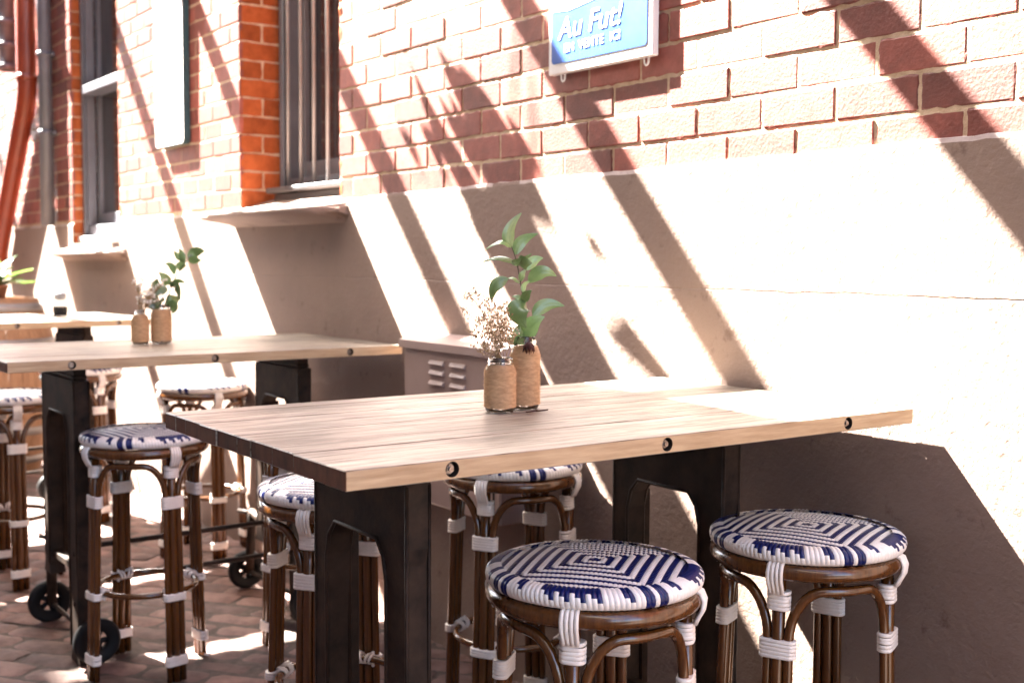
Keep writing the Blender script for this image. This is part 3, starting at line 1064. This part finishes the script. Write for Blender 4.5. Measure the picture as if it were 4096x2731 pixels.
def seed_head():
    c = J2
    p = on_plane(*z5(636, 1000), c, -.036)
    t = thing('dried_flower_head', 'dark red withered flower hanging over the rim of the tall jar', 'flower', p, 0)
    mb = MB(); rnd = random.Random(3)
    for i in range(22):
        a = rnd.uniform(0, 2*PI)
        r = rnd.uniform(.004, .014)
        e = Vector((r*math.cos(a), r*math.sin(a), -rnd.uniform(.014, .022)))
        mb.tube([Vector((0, 0, .004)), Vector((e.x*.8, e.y*.8, -.005)), e], [.0016, .0018, .0005], 5)
    mb.build('petals', SEED, t)
    t2 = MB(); t2.tube([(0, 0, .002), (.002, .01, .012), (0, .03, .012)], .001, 5); t2.build('stalk', STEM, t)
seed_head()
for i, (X, Y, a, lb) in enumerate(((655, 1480, .3, 'curled brown fallen petal beside the tall jar'), (728, 1473, -.1, 'thin dark fallen petal lying farther right of the tall jar'))):
    d = ray(*z5(X, Y)); t_ = (TH+.002-CAM.z)/d.z; p = CAM+d*t_
    mb = MB()
    r_ = []
    for k in range(7):
        f = k/6
        w = .0042*math.sin(PI*(f*.9+.05))*(1 if i == 0 else .6)
        r_.append([mb.vert(((f-.5)*.026, s*w, .0005+.003*f*f+.002*abs(s))) for s in (-1, 0, 1)])
    for A, B in zip(r_, r_[1:]):
        for q in range(2): mb.face([A[q], B[q], B[q+1], A[q+1]], 0, True)
    for A, B in zip(r_, r_[1:]):
        for q in range(2):
            mb.face([mb.vert(Vector(mb.v[k_])+Vector((0, 0, -.0004))) for k_ in (A[q+1], B[q+1], B[q], A[q])], 0, True)
    o = tag(mb.build('fallen_petal', SEED, None, p), lb, 'petal', 'fallen petals on the closest table')
    o.rotation_euler = (0, 0, R(60)+a)

def far_plants():
    c = J4
    t = thing('leafy_sprig', 'blurred green sprig leaning right out of the wide jar on the middle table', 'plant', (c[0], c[1], TH+.08), 0)
    org = Vector((c[0], c[1], TH+.08))
    Q = lambda x, y, off=0: on_plane(x, y, c, off)-org
    global CAM
    sm = MB(); sm.tube([Q(370, 715), Q(383, 690), Q(398, 645), Q(420, 610), Q(440, 585)], .002, 6); sm.build('stem', STEM, t)
    L = [((378, 655), (392, 640), (364, 625), 26), ((385, 665), (350, 665), (362, 640), 30), ((400, 630), (398, 605), (378, 606), 14), ((420, 605), (420, 585), (410, 570), 14),
         ((425, 600), (405, 590), (400, 575), 12), ((432, 592), (450, 572), (470, 578), 20), ((432, 597), (450, 598), (462, 598), 16), ((410, 620), (415, 605), (428, 612), 20), ((392, 660), (405, 645), (413, 690), 20),
         ((372, 700), (350, 690), (362, 672), 40), ((380, 695), (400, 690), (412, 680), 26), ((385, 702), (402, 700), (396, 720), 26), ((395, 648), (412, 645), (425, 650), 12)]
    for (b, m, tp, w) in L:
        mb = MB(); save = CAM.copy(); pa, pb, pc = Q(*b), Q(*m, random.uniform(-.03, .02)), Q(*tp, random.uniform(-.03, .03)); CAM = save-org
        leaf(mb, pa, pb, pc, w/2714*4.25*1.35, random.uniform(-.5, .5), random.random()*.6)
        CAM = save
        mb.build('leaf', LEAF, t)
    c3 = J3
    t = thing('white_flowers', 'loose spray of tiny white flowers in the slim bottle jar', 'flowers', (c3[0], c3[1], TH+.06), 0)
    org3 = Vector((c3[0], c3[1], TH+.06))
    st = MB(); bd = MB(); rnd = random.Random(9)
    for i in range(16):
        ex, ey = rnd.uniform(318, 372), rnd.uniform(645, 700)
        a = on_plane(322+rnd.uniform(-6, 6), 730, c3)-org3; e = on_plane(ex, ey, c3, rnd.uniform(-.03, .03))-org3
        st.tube([a, (a+e)*.5+Vector((rnd.uniform(-.01, .01), 0, .01)), e], .0011, 4)
        for k in range(9):
            zz = e+Vector((rnd.gauss(0, .011), rnd.gauss(0, .011), rnd.gauss(0, .013)))
            st.tube([e*.7+a*.3, zz], .0006, 3)
            r = rnd.uniform(.003, .005)
            bd.lathe([(.0001, -r), (r*.8, -r*.3), (r, r*.3), (r*.5, r*.9), (.0001, r)], 6, c=zz)
    st.build('stems', DRY, t); bd.build('flower_heads', PETAL, t)
far_plants()

# ------------------------------------------------------------------ signs
def text_mesh(body, size, loc, mat_, parent, shear=0, name='lettering', bold=0, rot=0, sx=1):
    cu = bpy.data.curves.new('txt', 'FONT')
    cu.body = body; cu.size = size; cu.shear = shear; cu.extrude = .0003; cu.offset = bold; cu.resolution_u = 4; cu.space_character = 1.0
    ob = bpy.data.objects.new('txt', cu)
    COL.objects.link(ob)
    dg = bpy.context.evaluated_depsgraph_get()
    me = bpy.data.meshes.new_from_object(ob.evaluated_get(dg))
    bpy.data.objects.remove(ob)
    me.materials.clear(); me.materials.append(mat_)
    me.transform(Matrix.Diagonal((sx, 1, 1, 1)))
    me.transform(Matrix.Rotation(rot, 4, 'Z'))
    me.transform(Matrix.Rotation(PI/2, 4, 'X'))
    o = bpy.data.objects.new(name, me)
    COL.objects.link(o)
    o.parent = parent; o.location = loc
    return o
def rounded(x0, x1, z0, z1, r, n=6):
    pts = []
    for cx, cz, a in ((x1-r, z1-r, 0), (x0+r, z1-r, 90), (x0+r, z0+r, 180), (x1-r, z0+r, 270)):
        for i in range(n+1):
            f = R(a+90*i/n); pts.append((cx+r*math.cos(f), cz+r*math.sin(f)))
    return pts[::-1]
sx0, sx1, sz0, sz1 = -2.868, -2.405, 1.913, 2.46
sg = thing('wall_sign', 'white framed blue sign with white lettering on the brick wall', 'sign', ((sx0+sx1)/2, -.002, sz0))
ox, oz = (sx0+sx1)/2, sz0
hw = (sx1-sx0)/2
mb = MB(); mb.box((-hw, -.024, 0), (hw, -.001, sz1-sz0), .003); mb.build('frame', SIGNW, sg)
mb = MB(); mb.prism(rounded(-hw+.018, hw-.022, .03, .185, .012), -.0262, -.0245); mb.build('blue_panel', SIGNB, sg)
mb = MB(); mb.prism([(-hw+.018, .183), (-hw+.1, .176), (0, .19), (hw-.022, .205), (hw-.022, sz1-sz0-.03), (-hw+.018, sz1-sz0-.03)][::-1], -.0272, -.0246); mb.build('white_band', SIGNT, sg)
text_mesh('Au Fut!', .088, (-hw+.05, -.0275, .098), SIGNT, sg, .22, bold=.0002, rot=.02, sx=1.08)
for wd_, xo_ in (('EN', .080), ('VENTE', .148), ('ICI', .288)): text_mesh(wd_, .035, (-hw+xo_, -.0275, .056+xo_*.02), SIGNT, sg, 0, bold=.0005, rot=.02, sx=1.08)
for xx in (-hw+.055, hw-.04):
    mb = MB()
    mb.tube([(xx+.008*math.cos(PI*k/8)*1.0, -.010, -.012-.009*math.sin(PI*k/8)) for k in range(9)], .003, 6)
    mb.tube([(xx-.008, -.010, -.012), (xx-.010, -.010, .002)], .003, 6); mb.tube([(xx+.008, -.010, -.012), (xx+.010, -.010, .002)], .003, 6)
    mb.build('mounting_tab', SIGNW, sg)

s2 = thing('wall_sign', 'tall white sign with rounded corners and pale picture between the two windows', 'sign', (-6.145, -.002, 1.945))
mb = MB(); mb.prism(rounded(-.213, .213, 0, 1.25, .03), -.034, -.001); mb.build('frame', TEAL, s2)
mb = MB(); mb.prism(rounded(-.210, .209, .003, 1.247, .028), -.0362, -.0342); mb.build('face', SIGNW, s2)
mb = MB(); mb.prism(rounded(-.165, .19, .08, .17, .008), -.0382, -.0364); mb.build('picture', PIC, s2)
mb = MB(); mb.prism(rounded(-.165, .19, .20, .34, .008), -.0382, -.0364); mb.prism(rounded(-.12, .17, .41, .74, .06), -.0382, -.0364); mb.build('picture', PIC, s2)

# ------------------------------------------------------------------ meter cabinet on the wall
cx0, cx1, cz0, cz1, cdp = -3.59, -2.995, .53, 1.088, .1
bx = thing('meter_cabinet', 'pinkish metal cabinet with louvred vents fixed low on the plastered wall', 'cabinet', ((cx0+cx1)/2, -.006, cz0))
w2 = (cx1-cx0)/2; hh = cz1-cz0
mb = MB(); mb.box((-w2, -cdp, 0), (w2, -.001, hh-.03), .006); mb.build('body', BOXM, bx)
mb = MB()
mb.prism([(-w2-.012, hh-.032), (w2+.012, hh-.032), (w2+.012, hh-.006), (-w2-.012, hh-.006)][::-1], -cdp-.014, -.001)
p0 = [(-w2-.012, -cdp-.014, hh-.005), (w2+.012, -cdp-.014, hh-.005), (w2+.012, -.001, hh+.018), (-w2-.012, -.001, hh+.018)]
i = [mb.vert(p) for p in p0]; j = [mb.vert((x, y, hh-.0062)) for x, y, z in p0]
mb.face(i)
for a in range(4): mb.face([j[a], j[(a+1) % 4], i[(a+1) % 4], i[a]])
mb.build('lid', BOXM, bx)
for cx in (-.075, .055):
    for r in range(3):
        mb = MB(); zc = hh-.112+.034*r-.03
        pr = [(-cdp+.002, zc+.010), (-cdp-.004, zc+.008), (-cdp-.010, zc-.002), (-cdp-.009, zc-.006), (-cdp+.002, zc-.006)]
        a = [mb.vert((cx-.045, y, z)) for y, z in pr]; b = [mb.vert((cx+.045, y, z)) for y, z in pr]
        for q in range(len(pr)-1): mb.face([a[q], a[q+1], b[q+1], b[q]])
        mb.face(a[::-1]); mb.face(b)
        mb.build('louvre', BOXM, bx)
mb = MB(); mb.box((w2-.035, -cdp-.0045, .02), (w2-.031, -cdp+.001, hh-.05)); mb.build('door_seam', HOLE, bx)

# ------------------------------------------------------------------ pipes at the far left
dp = thing('downpipe', 'rust red downpipe bending to the left at the far end of the wall', 'pipe', (-8.93, -.085, 1.2))
mb = MB()
mb.tube([(0, 0, 3.3), (0, 0, 1.42), (-.01, 0, 1.33), (-.055, 0, 1.24), (-.85, 0, .38), (-1.0, 0, .2), (-1.03, 0, .0)], .068, 18)
mb.build('pipe', REDP, dp)
for z in (2.1, 1.4):
    mb = MB(); mb.tube([(0, 0, z), (0, 0, z+.05)], .074, 18); mb.box((-.09, .055, z+.005), (.09, .083, z+.045), .004); mb.build('bracket', REDP, dp)
gp = thing('conduit_pipe', 'thin grey pipe running straight down the brick beside the red downpipe', 'pipe', (-8.56, -.055, 1.575))
mb = MB(); mb.tube([(0, 0, 0), (0, 0, 3)], .046, 16); mb.build('pipe', GREYP, gp)
for z in (.62, 1.15, 1.75):
    mb = MB(); mb.tube([(0, 0, z), (0, 0, z+.035)], .052, 16); mb.box((-.07, .03, z+.002), (.07, .052, z+.032), .003); mb.build('bracket', GREYP, gp)
wp = thing('waste_pipe', 'short dark waste pipe with ribbed collars at the top left', 'pipe', (-9.52, -.08, 2.75))
mb = MB(); mb.tube([(0, 0, -.0), (0, 0, 1.8)], .06, 16); mb.build('pipe', GREYP, wp)
for z in (.0, .16, .33, .62):
    mb = MB(); mb.tube([(0, 0, z), (0, 0, z+.045)], .082, 16); mb.build('collar', GREYP, wp)

# ------------------------------------------------------------------ barrel with a plant, canister on the far table
bc = (-8.05, -.53)
br = thing('wine_barrel', 'big oak barrel with pale hoops standing behind the farthest table', 'barrel', (*bc, 0))
mb = MB(); NB = 30
prof = [(.26, .0), (.33, .15), (.385, .36), (.40, .55), (.385, .74), (.33, .95), (.265, 1.1), (.25, 1.1), (.245, 1.075)]
for q in range(NB):
    mb.cur = random.random()
    a0, a1 = 2*PI*q/NB+.004, 2*PI*(q+1)/NB-.004
    rows = [[mb.vert((r*math.cos(a), r*math.sin(a), z)) for a in (a0, (a0+a1)/2, a1)] for r, z in prof]
    for A, B in zip(rows, rows[1:]):
        for w in range(2): mb.face([A[w], A[w+1], B[w+1], B[w]])
mb.lathe([(.25, 1.075), (.0001, 1.075)], 30)
mb.build('staves', OAK, br)
def rb(z):
    for (r0, z0), (r1, z1) in zip(prof, prof[1:]):
        if z0 <= z <= z1: return r0+(r1-r0)*(z-z0)/(z1-z0)
    return .26
for z in (.06, .25, .80, 1.02):
    mb = MB(); mb.lathe([(rb(z)+.001, z), (rb(z)+.006, z), (rb(z+.05)+.006, z+.05), (rb(z+.05)+.001, z+.05)], 36); mb.build('hoop', HOOP, br)
pt = thing('potted_plant', 'yellow green leafy plant in a pot on top of the barrel at the left edge', 'plant', (bc[0], bc[1], 1.077))
mb = MB(); mb.lathe([(.0001, 0), (.07, 0), (.09, .09), (.096, .09), (.096, .105), (.085, .105), (.08, .09), (.0001, .088)], 24); mb.build('pot', POT, pt)
mb = MB(); rnd = random.Random(11)
for q in range(46):
    mb.cur = rnd.random()
    a = rnd.uniform(0, 2*PI); L = rnd.uniform(.14, .3); el = rnd.uniform(.3, 1.35)
    d = Vector((math.cos(a)*math.cos(el), math.sin(a)*math.cos(el), math.sin(el)))
    s = d.cross(Vector((0, 0, 1))).normalized()
    rows = []
    for k in range(7):
        f = k/6
        p = Vector((0, 0, .09))+d*L*f+Vector((d.x, d.y, 0))*L*.5*f*f-Vector((0, 0, .22*L*f*f))
        w = .035*math.sin(PI*(.1+.88*f))
        rows.append([mb.vert(p+s*w*t+Vector((0, 0, .012*abs(t)))) for t in (-1, 0, 1)])
    for A, B in zip(rows, rows[1:]):
        for t in range(2): mb.face([A[t], A[t+1], B[t+1], B[t]], 0, True)
mb.build('foliage', PLANTG, pt)
cn = thing('canister', 'small white canister with a dark band standing on the farthest table', 'canister', (-6.56, -.50, TH+.001))
mb = MB(); mb.lathe([(.0001, 0), (.036, 0), (.037, .003), (.037, .045), (.0365, .046)], 24); mb.build('body', RUBBER, cn)
mb = MB(); mb.lathe([(.037, .0475), (.040, .05), (.040, .062), (.03, .066), (.03, .08), (.028, .082)], 24); mb.build('collar', SIGNW, cn)
mb = MB(); mb.lathe([(.028, .083), (.031, .084), (.031, .115), (.024, .122), (.0001, .124)], 24); mb.build('lid', GREYP, cn)

# ------------------------------------------------------------------ what throws the shadows: pergola rafters, added awning out of view, trough of spiky leaves
ZR = 3.95
pg = thing('timber_pergola', 'timber pergola rafters reaching out from the wall above the tables', 'pergola', (0, 0, ZR))
ratio = SX/-SZ
for x16 in (-9.75, -8.55, -7.35, -6.15, -4.93, -3.82, -2.555, -1.445, -.25, .95):
    xr = x16-(ZR-1.6)*ratio
    mb = MB(); mb.box((xr-.023, -1.30, -.068), (xr+.023, -.008, .068), .003); mb.build('rafter', TIMB, pg)
mb = MB(); mb.box((-13, -1.36, -.075), (1.4, -1.302, .075), .003); mb.build('front_beam', TIMB, pg)
mb = MB()
for xx in (-12.5, 1.2): mb.box((xx-.05, -1.38, -ZR), (xx+.05, -1.28, -.077), .004)
mb.build('post', TIMB, pg)

aw = thing('added_awning', 'unseen canvas awning added over the tables to hold off sun and skylight', 'awning', (0, 0, 2.9))
def cloth(x0, x1, yf0, yf1):  # added panels, sized and spaced for the shade they give
    mb = MB(); n = 16; m = 12
    g = [[mb.vert((x0+(x1-x0)*i/n, (yf0+(yf1-yf0)*i/n)*(1-j/m)+(-6.1)*j/m, -.07*math.sin(PI*i/n)*math.sin(PI*j/m)-.02*j/m)) for i in range(n+1)] for j in range(m+1)]
    for j in range(m):
        for i in range(n): mb.face([g[j][i], g[j][i+1], g[j+1][i+1], g[j+1][i]], 0, True)
    mb.build('canvas', CANVAS, aw)
cloth(-7.5, -6.585, -1.05, -1.05)
cloth(-6.47, -4.62, -.54, -.54)
cloth(-4.61, -2.95, -.70, -.93)
cloth(-.9, 1.6, -1.5, -1.5)
cloth(-13, -7.52, -2.2, -2.2)
mb = MB()
for xx in (-12.9, -7.5, -5.2, -2.94, 1.55): mb.tube([(xx, -3.9, -2.9), (xx, -3.9, -.05)], .03, 10)
for xx in (-6.4, -4.615, -2.95): mb.tube([(xx, -.8, .0), (xx, -1.33, .98)], .006, 6)
mb.build('post', TIMB, aw)

tr = thing('hanging_planter', 'hanging trough of long spiky leaves under the pergola rafters', 'planter', (-4.58, -.55, 3.06))
mb = MB(); mb.box((-.13, -.28, -.03), (.13, .14, .09), .012)
for (xx, yy) in ((-.08, -.22), (.08, -.22), (-.08, .09), (.08, .09)): mb.tube([(xx, yy, .09), (xx*.3, yy, .85)], .004, 5)
mb.build('trough', TIMB, tr)
mb = MB(); rnd = random.Random(21)
org = Vector((-4.58, -.55, 3.06))
def caster(wx, wz, y): return Vector((wx-SX*-y, y, wz+(-SZ)*-y))-org
def wall_at(X, Y):                           # point of the wall seen at X, Y of an enlarged crop of the picture
    d = ray((1300+X*.59524)*.57422, Y*.59524*.57422)
    t = -CAM.y/d.y
    return (CAM+d*t)
blades = [([(575, 430), (650, 620), (725, 790), (810, 980), (920, 1180), (1040, 1400), (1150, 1600)], .075), ([(750, 310), (830, 470), (930, 640), (1050, 810), (1180, 1000), (1330, 1290), (1460, 1560)], .13),
          ([(845, 640), (900, 780), (985, 930), (1080, 1100)], .05), ([(1205, 740), (1290, 910), (1430, 1190)], .04), ([(640, 850), (720, 970), (800, 1100)], .055),
          ([(765, 640), (840, 790), (940, 960), (1050, 1150)], .05), ([(960, 880), (1040, 1010), (1160, 1230), (1270, 1440), (1360, 1620)], .12), ([(500, 880), (560, 960), (640, 1080)], .035),
          ([(2030, 2165), (2150, 2420), (2230, 2600)], .13), ([(1790, 1600), (1850, 1710), (1890, 1790)], .035)]
for (pts, w) in blades:
    mb.cur = rnd.random()
    P_ = [wall_at(*q) for q in pts]
    n = len(P_)
    ys = [-.34-.16*i/(n-1) for i in range(n)]
    C = [caster(p.x, p.z, y) for p, y in zip(P_, ys)]
    cen = []
    for i in range(n-1):
        for k in range(4): cen.append(C[i].lerp(C[i+1], k/4))
    cen.append(C[-1])
    m = len(cen)
    rows = []
    for i, p in enumerate(cen):
        f = 1-i/(m-1)
        d = cen[min(i+1, m-1)]-cen[max(i-1, 0)]
        s = d.cross(sd).normalized()
        ww = w*.64*(1-f**2.0)*(.75+.25*math.sin(PI*f))+.0012
        rows.append([mb.vert(p+s*ww*t-sd*.006*abs(t)) for t in (-1, 0, 1)])
    for A, B in zip(rows, rows[1:]):
        for t in range(2): mb.face([A[t], A[t+1], B[t+1], B[t]], 0, True)
for q in range(7):                           # looser foliage around the trough
    mb.cur = rnd.random()
    a = Vector((rnd.uniform(-.09, .09), rnd.uniform(-.24, .02), .08)); L = rnd.uniform(.10, .22)
    d = Vector((rnd.gauss(0, .5), rnd.gauss(0, .4), 1)).normalized()*L
    s = d.cross(Vector((.3, 1, 0))).normalized()
    rows = []
    for k in range(7):
        f = k/6
        p = a+d*f+Vector((d.x, d.y, -.4*L))*f*f
        ww = .018*(1-f**2)+.001
        rows.append([mb.vert(p+s*ww*t) for t in (-1, 0, 1)])
    for A, B in zip(rows, rows[1:]):
        for t in range(2): mb.face([A[t], A[t+1], B[t+1], B[t]], 0, True)
mb.build('leaves', PLANTG, tr)

d = ray(815*.57422, 2613*.57422); t_ = (.008-CAM.z)/d.z; p = CAM+d*t_
mb = MB(); mb.tube([(-.011, 0, .0), (.006, 0, .0)], .004, 10); mb.tube([(.0062, 0, 0), (.022, .002, 0)], .0038, 10, mi=1)
o = tag(mb.build('cigarette_butt', [mat('filter_paper', (.55, .20, .05), rough=.8), SIGNW], None, p), 'orange cigarette butt lying on the paving beside the free standing stool', 'litter')
o.rotation_euler = (0, 0, R(20))

# unseen opposite side of the lane, raised to block skylight
ob = thing('lane_sky_blocker', 'unseen brown building across the lane, made tall to block skylight', 'building', (-4, -6.2, 0))
mb = MB(); mb.box((-30, -4, -.05), (16, 0, 19)); mb.build('wall', FARW, ob)
for xx, zz in [(x_, z_) for x_ in (-11, -7, -3, 1, 5, 9) for z_ in (1.1, 4.6, 8.1, 11.4)]:
    mb = MB(); mb.box((xx-.55, -.02, zz), (xx+.55, .03, zz+1.7), .01); mb.build('window', FRAME, ob)
